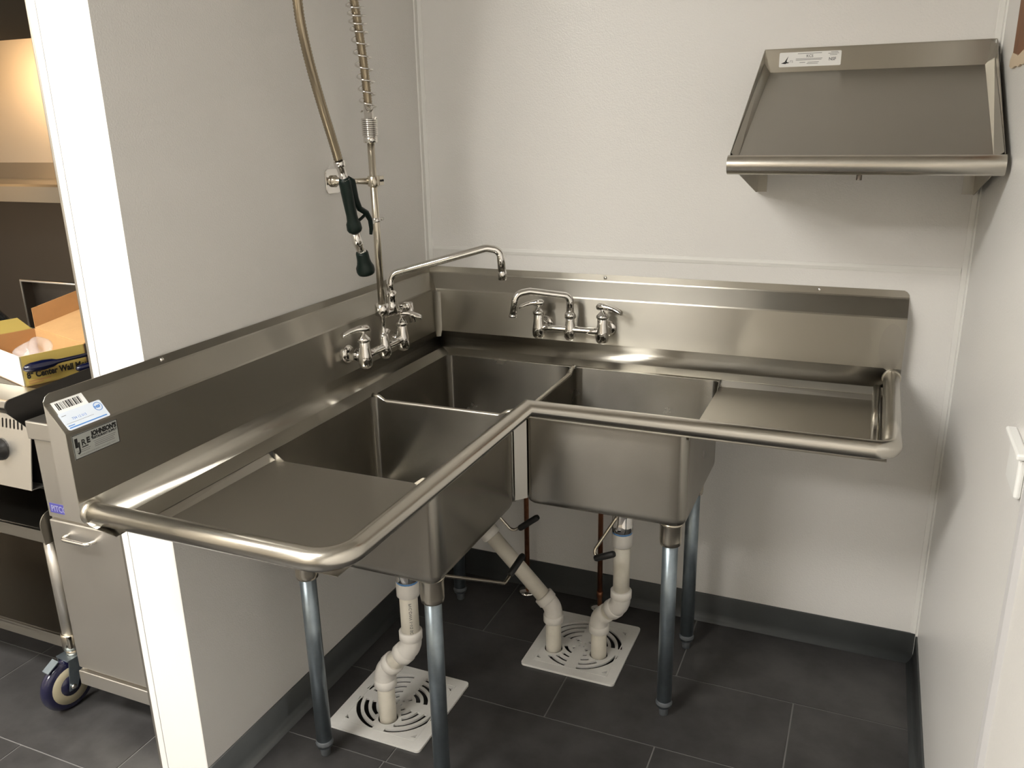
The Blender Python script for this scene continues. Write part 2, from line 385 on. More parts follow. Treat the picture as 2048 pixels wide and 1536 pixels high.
# bowls
BL = dict(left=(.13, .558, .603, 1.045), corner=(.13, .560, .145, .591), right=(.574, 1.0075, .145, .573))
ZBOT = .602
def bowl(x0, x1, d0, d1, dips):
    """pressed bowl; dips: sides whose top edge is lower -> {'d1': depth}"""
    mb = MB(); rc = .022; n = 5; rings = []; q = math.pi/2
    def ring(ins, z, r):
        a0, a1, b0, b1 = x0+ins, x1-ins, d0+ins, d1-ins
        cs = [(a1-r, b1-r, 0), (a0+r, b1-r, q), (a0+r, b0+r, 2*q), (a1-r, b0+r, 3*q)]; sides = ['d1', 'x0', 'd0', 'x1']; out = []
        for i in range(4):
            A = arc2(cs[i][0], cs[i][1], r, cs[i][2], cs[i][2]+q, n); nx = cs[(i+1) % 4]
            B = (nx[0]+r*math.cos(nx[2]), nx[1]+r*math.sin(nx[2])); out += [(*p, z, None) for p in A]
            for t in (.07, .5, .93): out.append((A[-1][0]*(1-t)+B[0]*t, A[-1][1]*(1-t)+B[1]*t, z, sides[i]))
        return out
    top = [(x, d_, ZD-dips.get(sd, 0)) for x, d_, z, sd in ring(0, ZD, rc)]
    st3 = lambda R_: [p[:3] for p in R_]
    rings += [top, st3(ring(0, ZD-.04, rc)), st3(ring(0, ZBOT+.03, rc))]
    for k in range(1, 6):
        a = math.pi/2*k/5; rings.append(st3(ring(.03*(1-math.cos(a)), ZBOT+.03-.03*math.sin(a), max(.004, rc-.012*(1-math.cos(a))))))
    rings.append(st3(ring(.12, ZBOT-.004, .01)))
    m = len(rings[0]); vs = [p for r in rings for p in r]
    mb.add(vs, [(i*m+k, i*m+(k+1) % m, (i+1)*m+(k+1) % m, (i+1)*m+k) for i in range(len(rings)-1) for k in range(m)], True)
    mb.add(rings[-1], [tuple(range(m))])
    return mb
DIPS = dict(left={'d0': .012, 'd1': .020}, corner={'d1': .012, 'x1': .012}, right={'x0': .012, 'x1': .020})
bowls = {}
for nm, r in BL.items():
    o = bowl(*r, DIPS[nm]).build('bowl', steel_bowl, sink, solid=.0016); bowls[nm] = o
    for p in o.data.polygons: p.use_smooth = True
    cx, cd = ((r[0]+r[1])/2, (r[2]+r[3])/2)
    cx, cd = dict(left=(.344, .823), corner=(.344, .37), right=(.79, .364))[nm]
    MB().lathe([(.046, 0), (.046, .002), (.040, .003), (.030, -.0), (.022, -.003)], (cx, cd, ZBOT-.002), (0, 0, 1), 24).build('drain_strainer', chrome, o)
tag(bowls['left'], 'bowl nearest the left drainboard'); tag(bowls['corner'], 'bowl in the inner corner'); tag(bowls['right'], 'bowl nearest the right drainboard')
# rolled divider tops
mb = MB(); mb.tube(fillet([(.131, .597, ZD+.003), (.150, .597, ZD), (.168, .597, ZD-.012), (.520, .597, ZD-.012), (.538, .597, ZD), (.560, .597, ZD+.006)], .012, 4), .0065, 10); mb.build('divider', steel_rim, sink)
mb = MB(); mb.tube(fillet([(.567, .146, ZD+.003), (.567, .165, ZD), (.567, .183, ZD-.012), (.567, .535, ZD-.012), (.567, .553, ZD), (.567, .575, ZD+.006)], .012, 4), .0065, 10); mb.build('divider', steel_rim, sink)
# deck ledges around the openings and up to the rim
mb = MB()
FX, FD = RX-.006, RD-.006
hole = [(BL['left'][0], BL['left'][1], .597, 1.0455), (BL['corner'][0], .567, .145, .597), (.567, 1.0078, .145, BL['right'][3]), (.128, .553, 1.0455, LE-.012), (1.0078, RE-.012, .128, .568), (FX, 3, FD, 3)]
cells(mb, .128, RE-.008, .128, LE-.008, ZD-.001, ZD+.0006, hole); mb.build('deck', steel, sink)
# drainboards: dished sheets that fall to the bowls
def drainboard(corners_in, corners_out, zi, zo, far):
    mb = MB(); n = len(corners_in)
    return mb
zi = ZD-.012
mb = MB()      # left: outer outline on the deck, inner panel lower; open side at the bowl
O = [(.126, 1.0455, ZD), (.555, 1.0455, ZD), (.575, LE-.012, ZD), (.126, LE-.012, ZD)]
I = [(.146, 1.0455, zi-.004), (.534, 1.0455, zi-.004), (.540, LE-.035, zi), (.146, LE-.035, zi)]
mb.add(O+I, [(0, 3, 7, 4), (3, 2, 6, 7), (2, 1, 5, 6), (4, 7, 6, 5)])
mb.add([(.126, 1.0455, ZD), (.146, 1.0455, zi-.004), (.534, 1.0455, zi-.004), (.555, 1.0455, ZD), (.555, 1.0455, zi-.016), (.126, 1.0455, zi-.016)], [(0, 1, 5), (1, 2, 4, 5), (2, 3, 4)])
mb.build('drainboard', steel_dull, sink, solid=.0014)
mb = MB()
O = [(1.0078, .126, ZD), (1.0078, .570, ZD), (RE-.012, .590, ZD), (RE-.012, .126, ZD)]
I = [(1.0078, .146, zi-.004), (1.0078, .549, zi-.004), (RE-.035, .555, zi), (RE-.035, .146, zi)]
mb.add(O+I, [(0, 3, 7, 4), (3, 2, 6, 7), (2, 1, 5, 6), (4, 7, 6, 5)])
mb.add([(1.0078, .126, ZD), (1.0078, .146, zi-.004), (1.0078, .549, zi-.004), (1.0078, .570, ZD), (1.0078, .570, zi-.016), (1.0078, .126, zi-.016)], [(0, 1, 5), (1, 2, 4, 5), (2, 3, 4)])
mb.build('drainboard', steel_dull, sink, solid=.0014)
# hollow rolled rim
mb = MB(); path = fillet([(T+.004, LE, ZR), (RX, LE, ZR), (RX, RD, ZR), (RE, RD, ZR), (RE, T+.002, ZR)], [.062, 0, .034], 10)
mb.tube(path, RR, 24); mb.build('rolled_rim', steel_rim, sink)
# inner fold beside the rim on the right end and left end
MB().tube(fillet([(RE-.034, T+.04, ZD+.006), (RE-.034, RD-.02, ZD+.006)], 0), .0105, 12).build('inner_fold', steel_rim, sink)
MB().lathe([(.024, -.006), (.025, 0), (.0225, .006)], (RE, T+.008, ZR), (0, 1, 0), 20).build('weld_bead', weld, sink)
MB().lathe([(.024, -.006), (.025, 0), (.0225, .006)], (T+.008, LE, ZR), (1, 0, 0), 20).build('weld_bead', weld, sink)
mb = MB(); A = arc2(0, 0, 1, 0, 2*math.pi, 28)[:-1]
mb.prism([(RE-.010+.030*a_, T+.0007, .985+.066*b_) for a_, b_ in A], (0, .0003, 0)); mb.build('polished_patch', steel_dull, sink)
# slanted strip closing the inner corner under the rim
mb = MB(); mb.prism([(.5595, .603, .885), (.5835, .5745, .885), (.5835, .5745, ZBOT+.024), (.5595, .603, ZBOT+.024)], (-.001, -.001, 0)); mb.build('corner_gusset', steel_bright, sink)
# legs
for lx, ld in ((.169, 1.002), (.510, .985), (.962, .518), (.955, .185), (.165, .190)):
    lg = MB().lathe([(.0205, .03), (.0205, .60)], (lx, ld, 0), (0, 0, 1), 24).build('leg', galv, sink)
    MB().lathe([(.031, .600), (.031, .592), (.0285, .588), (.0285, .545), (.027, .533), (.022, .530), (.0207, .530)], (lx, ld, 0), (0, 0, 1), 24).build('collar', nickel, lg)
    MB().lathe([(.010, 0), (.0125, .002), (.0145, .032), (.0145, .034), (.0225, .036), (.0235, .041), (.0215, .046), (.0207, .05)], (lx, ld, 0), (0, 0, 1), 20).build('foot', galv_foot, lg)
# --- labels stuck on the left end
sl = Vector((T, 0, 1.064))-Vector((.0042, 0, 1.116)); ln_ = sl.length
FS = frame((.0042, 1.478, 1.116), (0, -1, 0), (sl.x, 0, sl.z)); FS = (FS[0], FS[1], FS[2], Vector((-sl.z, 0, sl.x)).normalized())
def fs(a, b): return (a, b)
st = plate(FS, rect(.004, .072, .001, .027), .0006, 'barcode_sticker', label_w, sink, .001); tag(st, 'small white barcode sticker')
a = .010
while a < .064:
    w = random.choice([.0008, .0012, .002, .0028]); plate(FS, rect(a, a+w, .005, .020), .0003, 'bar', ink, st, .0016); a += w+random.choice([.0012, .002, .0026])
st = plate(FS, rrect(.002, .096, .026, .064, .004), .0006, 'approval_sticker', label_blue, sink, .0012); tag(st, 'pale blue approval sticker with a blue ring')
FT = (FS[0], FS[1], -FS[2], FS[3])      # upright lettering: b grows up the slope
ring = MB(); A = arc2(.084, -.038, .0092, 0, 2*math.pi, 24)[:-1]; B = arc2(.084, -.038, .0080, 0, 2*math.pi, 24)[:-1]
ring.add([on(FT, *p, .002) for p in A]+[on(FT, *p, .002) for p in B], [(i, (i+1) % 24, 24+(i+1) % 24, 24+i) for i in range(24)]); ring.build('ring', ink_blue, st)
lettering(FT, 'NSF', .0765, -.0405, .0075, ink_blue, st, .002, bold=.0004)
lettering(FT, '734 12 015', .022, -.046, .007, ink_blue, st, .002)
plate(FT, rect(.006, .066, -.0505, -.0500), .0002, 'printed_line', ink_grey, st, .0018)
plate(FT, rect(.006, .090, -.0605, -.0585), .0002, 'printed_line', ink_blue, st, .0018)
plate(FT, rect(.006, .020, -.0560, -.0545), .0002, 'printed_line', ink_blue, st, .0018)
plate(FT, rect(.006, .016, -.0335, -.0325), .0002, 'printed_line', ink_grey, st, .0018)
FJ = (Vector((T, 1.476, 1.010)), Vector((0, -1, 0)), Vector((0, 0, 1)), Vector((1, 0, 0)))
st = plate(FJ, rect(0, .103, 0, .047), .0006, 'supplier_sticker', label_silver, sink, .0009); tag(st, 'grey supplier sticker lettered JOHNSON\'S in black')
for r in (rect(0, .103, 0, .0012), rect(0, .103, .0458, .047), rect(0, .0012, 0, .047), rect(.1018, .103, 0, .047)): plate(FJ, r, .0002, 'border', ink, st, .0015)
lettering(FJ, "JOHNSON'S", .042, .0335, .0125, ink, st, .0018, bold=.0009, width=.058)
lettering(FJ, 'RESTAURANT SUPPLY', .042, .0268, .0060, ink, st, .0018, bold=.0003, width=.058)
plate(FJ, rect(.004, .0105, .022, .040), .0002, 'logo_block', ink, st, .0015)
lettering(FJ, 'J', .0095, .0145, .024, ink, st, .0018, bold=.0006)
lettering(FJ, 'R', .0175, .0225, .0165, ink, st, .0018, bold=.0004)
lettering(FJ, 'E', .0295, .0240, .0150, ink, st, .0018, bold=.0009)
plate(FJ, rect(.018, .032, .0185, .0205), .0002, 'logo_block', ink, st, .0015)
for b_, w0, w1 in ((.0145, .006, .036), (.0110, .006, .034), (.0215, .044, .096), (.0180, .046, .094), (.0145, .046, .090), (.0110, .046, .092)):
    plate(FJ, rect(w0, w1, b_, b_+.0011), .0002, 'printed_line', ink_grey, st, .0015)
lettering(FJ, 'www.johnsonsrestaurantsupply.com', .010, .0045, .005, ink_grey, st, .0018, width=.082)

# ================================================================= faucets
def frameF(o, u, v): return (Vector(o), Vector(u), Vector(v))
def faucet_base(t, F, hand):
    """8 inch wall faucet body: u along the wall, v out of the wall; hand = lever directions"""
    q = lambda u, v, w: tuple(F[0]+F[1]*u+F[2]*v+Vector((0, 0, w)))
    H = .103; V = .058
    mb = MB(); mb.tube([q(-H, V, 0), q(-.055, V, 0), q(0, V, 0), q(.055, V, 0), q(H, V, 0)], [.0125, .0115, .0125, .0115, .0125], 18)
    for u in (-H, H):
        mb.lathe([(.004, -.036), (.013, -.034), (.0185, -.028), (.0205, -.016), (.019, .004), (.0155, .024), (.0148, .040), (.0135, .042)], q(u, V, 0), (0, 0, 1), 24)
    mb.lathe([(.004, -.034), (.012, -.032), (.018, -.022), (.020, -.010), (.0165, .010), (.0135, .030), (.0135, .040)], q(0, V, 0), (0, 0, 1), 24)
    body = mb.build('body', chrome, t)
    for u in (-H, H):
        mb = MB(); mb.tube([q(u, V, 0), q(u, .004, 0)], .0105, 16)
        mb.lathe([(.028, 0), (.028, .003), (.023, .008), (.012, .010)], q(u, 0.0008, 0), F[2], 24)
        mb.build('flange', chrome, t)
        mb = MB(); mb.lathe([(.0185, 0), (.0205, .003), (.0205, .017), (.0185, .020)], q(u, .014, 0), F[2], 6, True)
        for i in range(len(mb.sm)): mb.sm[i] = False
        mb.build('coupling_nut', chrome, t)
    for u, (hu, hv) in zip((-H, H), hand):
        b = q(u, V, .041)
        hd = MB().lathe([(.0165, 0), (.0185, .003), (.0185, .009), (.016, .013), (.012, .016), (.010, .020), (.0055, .022), (.0055, .034)], b, (0, 0, 1), 20).build('bonnet', chrome, t)
        c = Vector(q(u, V, .041+.036)); dr = (F[1]*hu+F[2]*hv).normalized(); sd = Vector((-dr.y, dr.x, 0))
        mb = MB()
        P = [(-.018, .007, .0075), (-.011, .0110, .0105), (.011, .0110, .0105), (.020, .0075, .0085), (.036, .0090, .0080), (.056, .0130, .0075), (.061, .0120, .0065)]
        zc = [0, .001, .001, .000, -.003, -.010, -.013]
        vs = []
        for (a_, w_, h_), z_ in zip(P, zc):
            for k in range(12):
                an = 2*math.pi*k/12; vs.append(tuple(c+dr*a_+sd*(w_*math.cos(an))+Vector((0, 0, z_+h_*math.sin(an)))))
        m = len(P)
        mb.add(vs, [(i*12+k, i*12+(k+1) % 12, (i+1)*12+(k+1) % 12, (i+1)*12+k) for i in range(m-1) for k in range(12)], True)
        mb.add(vs[:12], [tuple(range(12))]); mb.add(vs[-12:], [tuple(range(12))])
        mb.lathe([(.009, -.004), (.009, .008), (.006, .011), (.001, .0115)], tuple(c), (0, 0, 1), 16)
        mb.build('lever_handle', chrome, t)
    return q
# --- faucet on the back splash
fb = thing('wall_faucet', (.54, T, .975), 'chrome two-lever faucet with short curved spout on the long backsplash', 'faucet', 'wall faucets of the corner sink')
q = faucet_base(fb, frameF((.540, T, .978), (1, 0, 0), (0, 1, 0)), [(-1, .35), (1, .12)])
MB().lathe([(.0165, 0), (.0185, .003), (.0185, .012), (.0160, .017), (.012, .019)], q(0, .058, .036), (0, 0, 1), 8).build('swivel_nut', chrome, fb)
sp = MB(); b0 = Vector(q(0, .058, .05)); tipx = Vector((.392, .165, 0))
sp.tube(fillet([tuple(b0), (b0.x, b0.y, 1.082), (.425, .147, 1.099), (.388, .168, 1.092), (.380, .173, 1.030)], [.020, .02, .028], 8), .0112, 16); sp.build('spout', chrome, fb)
MB().lathe([(.0145, 0), (.0145, .005), (.011, .008), (.010, .014)], (.380, .173, 1.022), (0, 0, 1), 18).build('spout_tip', chrome, fb)
# --- pre-rinse unit on the left splash
fp = thing('pre_rinse_faucet', (T, .48, .975), 'chrome pre-rinse unit with tall riser, spring hose and green spray valve', 'faucet', 'wall faucets of the corner sink')
q = faucet_base(fp, frameF((T, .478, .980), (0, -1, 0), (1, 0, 0)), [(-.75, -.65), (.35, .95)])
VX = T+.058; RXC, RDC = VX, .478
MB().lathe([(.0135, 0), (.009, .004), (.0068, .008), (.0068, .052), (.012, .056), (.014, .060)], (RXC, RDC, 1.016), (0, 0, 1), 16).build('riser_nipple', chrome, fp)
mb = MB(); mb.lathe([(.014, 0), (.0195, .003), (.0195, .033), (.015, .036)], (RXC, RDC, 1.072), (0, 0, 1), 20)
mb.tube([(RXC, RDC, 1.080), (RXC+.004, .425, 1.080), (RXC+.010, .395, 1.078)], [.016, .016, .012], 16)
mb.lathe([(.013, 0), (.019, .006), (.019, .03), (.015, .05), (.0165, .052), (.0165, .066), (.012, .07)], (RXC+.004, .432, 1.066), (0, 0, 1), 20)
mb.build('add_on_body', chrome, fp)
mb = MB(); mb.tube([(RXC+.010, .400, 1.078), (RXC+.016, .372, 1.077)], .0085, 14)
mb.lathe([(.014, 0), (.016, .003), (.016, .011), (.012, .014)], (RXC+.015, .380, 1.077), (.2, -1, 0), 16)
mb.tube([(RXC+.019, .358, 1.086), (RXC+.021, .352, 1.060), (RXC+.024, .350, 1.028)], [.0105, .009, .0115], 12); mb.build('add_on_lever', chrome, fp)
ax, ad = RXC+.004, .432
mb = MB(); mb.tube(fillet([(ax, ad, 1.125), (ax, ad, 1.182), (.362, .318, 1.252), (.398, .300, 1.245), (.402, .298, 1.172)], [.03, .03, .035], 9), .0110, 16); mb.build('add_on_spout', chrome, fp)
MB().lathe([(.0122, 0), (.0122, .022), (.0105, .025), (.010, .03)], (.402, .298, 1.160), (0, 0, 1), 18).build('spout_tip', chrome, fp)
# riser, hose and spring
MB().lathe([(.0098, 0), (.0098, .46)], (RXC, RDC, 1.095), (0, 0, 1), 18).build('riser', nickel, fp)
MB().lathe([(.013, 0), (.019, .002), (.019, .016), (.0165, .018), (.0160, .062), (.0125, .066), (.0125, .10)], (RXC, RDC, 1.545), (0, 0, 1), 20).build('riser_nut', chrome, fp)
def bez(P, n):
    out = []
    for i in range(n+1):
        t = i/n; u = 1-t; out.append(tuple(Vector(P[0])*u**3+Vector(P[1])*3*u*u*t+Vector(P[2])*3*u*t*t+Vector(P[3])*t**3))
    return out
up = bez([(RXC, RDC, 1.62), (RXC+.004, RDC+.005, 1.80), (RXC+.02, .60, 2.20), (.145, .70, 2.20)], 40)
dn = bez([(.145, .70, 2.20), (.165, .82, 2.20), (.19, .875, 1.95), (.178, .845, 1.82)], 24)+bez([(.178, .845, 1.82), (.174, .82, 1.70), (.162, .735, 1.57), (.158, .712, 1.512)], 24)[1:]
hose = up+dn[1:]
mb = MB()
pts = [Vector(p) for p in hose]; L_ = [0]
for i in range(1, len(pts)): L_.append(L_[-1]+(pts[i]-pts[i-1]).length)
def at(s):
    for i in range(1, len(pts)):
        if L_[i] >= s: f = (s-L_[i-1])/(L_[i]-L_[i-1]); return pts[i-1].lerp(pts[i], f)
    return pts[-1]
step = .0035; n_ = int(L_[-1]/step); hp = [tuple(at(i*step)) for i in range(n_+1)]
mb.tube(hp, [.0108+(.0008 if i % 2 else -.0006) for i in range(len(hp))], 12); mb.build('hose', hosemat, fp)
def helix(s0, s1, pitch_fn, rad, wire, name):
    P = []; s = s0; an = 0; h = Vector((1, 0, 0))
    while s < s1:
        a, b = at(s), at(min(s+.004, L_[-1])); t = (b-a).normalized(); u = t.cross(Vector((0.3, 1, 0))).normalized(); w = t.cross(u)
        P.append(tuple(a+(u*math.cos(an)+w*math.sin(an))*rad)); an += 2*math.pi/14; s += pitch_fn(s)/14
    mb = MB(); mb.tube(P, wire, 6); return mb.build(name, chrome, fp)
helix(0.005, .66, lambda s: .030 if s < .20 else .019, .0215, .0023, 'spring')
P = []
for k in range(9*16+1): an = 2*math.pi*k/16; P.append((RXC+.0195*math.cos(an), RDC+.0195*math.sin(an), 1.563+.0052*k/16))
MB().tube(P, .0024, 8).build('spring_coil_base', chrome, fp)
# wall bracket and clamp
F_ = (Vector((.001, .520, 1.448)), Vector((0, -1, 0)), Vector((0, 0, 1)), Vector((1, 0, 0)))
plate(F_, rrect(-.033, .033, -.033, .033, .012), .004, 'wall_plate', chrome, fp, 0, bevel=.0015)
mb = MB(); mb.lathe([(.016, .004), (.016, .012), (.0105, .016), (.0105, .030), (.008, .034)], (0, .520, 1.448), (1, 0, 0), 18)
mb.tube([(.03, .518, 1.448), (.065, .500, 1.447), (RXC-.012, .484, 1.446)], [.0085, .0075, .009], 14)
mb.lathe([(.0135, -.014), (.0155, -.012), (.0155, .012), (.0135, .014)], (RXC, RDC, 1.446), (0, 0, 1), 18)
mb.box(RXC-.004, RXC+.012, RDC-.034, RDC-.012, 1.434, 1.458); mb.build('wall_bracket', nickel, fp)
for dz in (0,): 
    for dd in (-.019, -.029): MB().lathe([(.003, 0), (.003, .002), (.001, .0026)], (RXC+.012, RDC+dd, 1.446), (1, 0, 0), 8).build('bracket_screw', hole_m, fp)
# finger hook
mb = MB(); mb.lathe([(.012, -.006), (.0135, -.004), (.0135, .004), (.012, .006)], (RXC, RDC, 1.342), (0, 0, 1), 16)
mb.tube(fillet([(RXC+.002, RDC-.010, 1.342), (RXC+.004, RDC-.030, 1.342)], 0), .0045, 8)
mb.tube(fillet([(RXC+.006, RDC+.010, 1.344), (RXC+.030, RDC+.052, 1.347), (RXC+.046, RDC+.105, 1.338), (RXC+.058, RDC+.11, 1.352)], .015, 5), .003, 8); mb.build('hook', chrome, fp)
# spray valve
sv0, sv1, sv2 = Vector((.158, .712, 1.512)), Vector((.156, .690, 1.462)), Vector((.150, .652, 1.335))
svd = (sv2-sv1).normalized()
MB().lathe([(.0125, 0), (.0140, .002), (.0140, .014), (.011, .017), (.010, .046), (.013, .050), (.013, .058)], tuple(sv0), tuple((sv1-sv0).normalized()), 18).build('hose_connector', chrome, fp)
spv = MB(); spv.lathe([(.006, -.012), (.012, -.008), (.0155, .004), (.0150, .05), (.0140, .090), (.0150, .105), (.0185, .112), (.0195, .128), (.0165, .134), (.010, .136)], tuple(sv1), tuple(svd), 20)
spv = spv.build('spray_handle', green, fp)
wd = Vector((.35, -.94, 0)).normalized()     # the lever lies on the side facing the riser
lp = [sv1+svd*(-.006)+wd*.010, sv1+svd*.004+wd*.020, sv1+svd*.050+wd*.022, sv1+svd*.075+wd*.028, sv1+svd*.088+wd*.046, sv1+svd*.108+wd*.054, sv1+svd*.132+wd*.052, sv1+svd*.148+wd*.047]
mb = MB(); mb.tube([tuple(p) for p in lp], [.007, .0105, .0085, .0075, .0075, .0065, .0055, .004], 12); mb.build('squeeze_lever', green, fp)
mb = MB(); mb.tube([tuple(sv1+svd*.112+wd*.008), tuple(sv1+svd*.100+wd*.030), tuple(sv1+svd*.090+wd*.045)], .0042, 8); mb.build('lever_link', green, fp)
nk0 = sv1+svd*.134; nk1 = nk0+svd*.030; hd0 = Vector((.146, .622, 1.278)); hd1 = Vector((.143, .604, 1.222))
mb = MB(); mb.tube([tuple(nk0), tuple(nk1), tuple(nk1.lerp(hd0, .6)+Vector((0, 0, -.004))), tuple(hd0)], [.0125, .0125, .0105, .0075], 16)
mb.lathe([(.010, 0), (.013, .004), (.013, .012), (.010, .016)], tuple(nk1-svd*.002), tuple((hd0-nk1).normalized()), 14); mb.build('spray_neck', chrome, fp)
hv = (hd1-hd0).normalized()
MB().lathe([(.010, -.006), (.0115, .0), (.0105, .004)], tuple(hd0), tuple(hv), 18).build('neck_collar', chrome, fp)
MB().lathe([(.009, .001), (.0155, .002), (.0165, .006), (.0172, .024), (.0195, .036), (.0242, .046), (.0245, .056), (.0225, .063), (.016, .064), (.015, .058)], tuple(hd0), tuple(hv), 24).build('spray_head', green, fp)

# ================================================================= sloped wall shelf
sh = thing('wall_shelf', (1.33, .003, 1.40), 'sloped stainless steel dish rack shelf on the back wall', 'shelf')
X0, X1 = 1.054, 1.5985; D0, D1 = .004, .478; ZT = 1.761; Z0, Z1 = 1.703, 1.503
mb = MB(); mb.add([(X0, D0+.002, Z0), (X1, D0+.002, Z0), (X1, D1, Z1), (X0, D1, Z1)], [(0, 1, 2, 3)]); mb.build('shelf_tray', steel_dull, sh, solid=.0014)
mb = MB(); mb.box(X0, X1, D0-.0006, D0+.0008, Z0-.002, ZT); mb.box(X0, X1, D0-.0006, D0+.004, ZT, ZT+.0015); mb.build('upstand', steel, sh)
for x in (X0, X1):
    mb = MB(); mb.prism([(x-.0007, D0, ZT), (x-.0007, D0, Z0-.01), (x-.0007, D1-.002, Z1-.01), (x-.0007, D1+.004, Z1+.012)], (.0014, 0, 0)); mb.build('side_guard', steel, sh)
for xa, xb in ((X0+.0012, X0+.017), (X1-.0012, X1-.019)):
    mb = MB(); mb.add([(xa, D0+.003, Z0+.024), (xb, D0+.003, Z0+.0012), (xb, D1, Z1+.0012), (xa, D1, Z1+.013)], [(0, 1, 2, 3)]); mb.build('side_fold', steel, sh)
mb = MB(); mb.prism([(X1-.012, D0+.003, ZT-.002), (X1-.0007, D0+.022, ZT-.012), (X1-.0007, D0+.022, Z0+.004), (X1-.014, D0+.003, Z0+.004)], (-.0008, -.0008, 0)); mb.build('corner_tab', steel_bright, sh)
mb = MB(); P = [(D1-.004, Z1+.002)]+[(D1+.010+.0205*math.sin(a), Z1-.012+.0205*math.cos(a)) for a in [math.radians(v) for v in (-35, -15, 5, 25, 45, 65, 85, 105, 125, 145, 165, 178)]]+[(D1-.002, Z1-.031)]
n = len(P); mb.add([(x, a_, z) for x in (X0-.003, X1+.003) for a_, z in P], [(i, i+1, n+i+1, n+i) for i in range(n-1)], True); mb.build('front_roll', steel_rim, sh, solid=.0014)
mb = MB(); mb.tube([(1.329, D1-.008, Z1-.02), (1.329, D1-.006, 1.458)], .0058, 14, caps=False); mb.tube([(1.329, D1-.006, 1.4585), (1.329, D1-.008, Z1-.02)], .0042, 14, caps=False); mb.build('drain_spout', darksteel, sh)
for x, sgn in ((X0+.003, 1), (X1-.005, -1)):
    mb = MB(); mb.prism([(x-.0008, .004, 1.392), (x-.0008, .022, 1.392), (x-.0008, D1-.03, Z1-.022), (x-.0008, D1-.03, Z1-.004), (x-.0008, .004, Z0-.006)], (.0016, 0, 0)); mb.box(min(x, x+sgn*.026), max(x, x+sgn*.026), .0035, .0052, 1.392, Z0-.01)
    br = mb.build('bracket', steel, sh)
    MB().lathe([(.005, 0), (.004, .002), (.001, .003)], (x+sgn*.015, .0052, 1.455), (0, 1, 0), 10).build('bracket_screw', chrome, br)
FL = (Vector((1.0925, .0052, 1.7165)), Vector((1, 0, 0)), Vector((0, 0, 1)), Vector((0, 1, 0)))
st = plate(FL, rrect(0, .154, 0, .036, .003), .0005, 'maker_sticker', label_w, sh, 0); tag(st, 'white maker sticker with a black fin mark and NSF')
FIN = [(.005, .009), (.014, .013), (.023, .027), (.019, .014), (.023, .011), (.027, .014), (.024, .0095), (.018, .009), (.017, .0075)]
plate(FL, FIN, .0002, 'logo', ink, st, .0006)
lettering(FL, 'TS', .027, .0105, .008, ink_grey, st, .001)
lettering(FL, 'KCS', .068, .0225, .0095, ink_grey, st, .001, bold=.0002)
lettering(FL, 'NSF', .124, .0125, .0105, ink_grey, st, .001, bold=.0003)
for b_, w0, w1 in ((.0315, .046, .106), (.0185, .042, .108), (.0155, .042, .106), (.0095, .052, .066), (.0095, .072, .100), (.0060, .070, .098), (.0325, .128, .146), (.0290, .122, .148), (.0255, .126, .144)):
    plate(FL, rect(w0, w1, b_, b_+.0012), .0002, 'printed_line', ink_grey, st, .0006)

# ================================================================= floor sinks with grates
def floor_sink(g, pipes, label):
    cx, cd = (g[0]+g[1])/2, (g[2]+g[3])/2
    t = thing('floor_sink', (cx, cd, 0), label, 'floor drain', 'square floor sinks under the bowls')
    w, h = (g[1]-g[0])/2, (g[3]-g[2])/2
    ok = lambda x, y, r=.036: all((x-(px-cx))**2+(y-(pd-cd))**2 > r*r for px, pd in pipes)
    sp = [rrect(-w, w, -h, h, .012, 5)]
    for px, pd in pipes: sp.append(arc2(px-cx, pd-cd, .028, 0, 2*math.pi, 24)[:-1])
    for ri, R in enumerate((.030, .052, .074, .096, .118)):
        nb = 4; gap = .011/R*1.6
        for k in range(nb):
            a0 = 2*math.pi*k/nb+gap+.35*ri*0+math.pi/4*0; a1 = 2*math.pi*(k+1)/nb-gap
            m = 22; run = []
            segs = []
            for i in range(m+1):
                a = a0+(a1-a0)*i/m
                if ok(R*math.cos(a), R*math.sin(a)): run.append(a)
                else:
                    if len(run) > 3: segs.append((run[0], run[-1]))
                    run = []
            if len(run) > 3: segs.append((run[0], run[-1]))
            for b0, b1 in segs:
                nn = max(4, int((b1-b0)*14)); hw = .0062
                sp.append(arc2(0, 0, R+hw, b0, b1, nn)+arc2(0, 0, R-hw, b1, b0, nn))
    for sx in (-1, 1):
        for sy in (-1, 1):
            if ok(sx*.104, sy*.104, .04): sp.append([(sx*.112, sy*.098), (sx*.098, sy*.112), (sx*.112, sy*.112)])
    for k in range(4):
        a = math.pi/4+k*math.pi/2
        if ok(.011*math.cos(a), .011*math.sin(a)): sp.append(arc2(.011*math.cos(a), .011*math.sin(a), .0036, 0, 2*math.pi, 8)[:-1])
    vs, fs = outline_fill(sp, .007)
    mb = MB(); mb.add([(cx+v[0], cd+v[1], .0042+v[2]) for v in vs], fs); gr = mb.build('grate', white_grate, t)
    mb = MB(); cells(mb, g[0]+.030, g[1]-.030, g[2]+.030, g[3]-.030, .0076, .0084, [(g[0]+.033, g[1]-.033, g[2]+.033, g[3]-.033)]); mb.build('raised_line', white_grate, gr)
    mb = MB(); x0, x1, d0, d1 = g[0]+.019, g[1]-.019, g[2]+.019, g[3]-.019
    mb.add([(x0, d0, 0), (x1, d0, 0), (x1, d1, 0), (x0, d1, 0), (x0+.03, d0+.03, -.16), (x1-.03, d0+.03, -.16), (x1-.03, d1-.03, -.16), (x0+.03, d1-.03, -.16)], [(0, 1, 5, 4), (1, 2, 6, 5), (2, 3, 7, 6), (3, 0, 4, 7), (4, 5, 6, 7)]); mb.build('basin', basin_m, t, solid=.002)
floor_sink(G1, [(.255, .826)], 'white square floor drain grate with one pipe, beside the nearest sink legs')
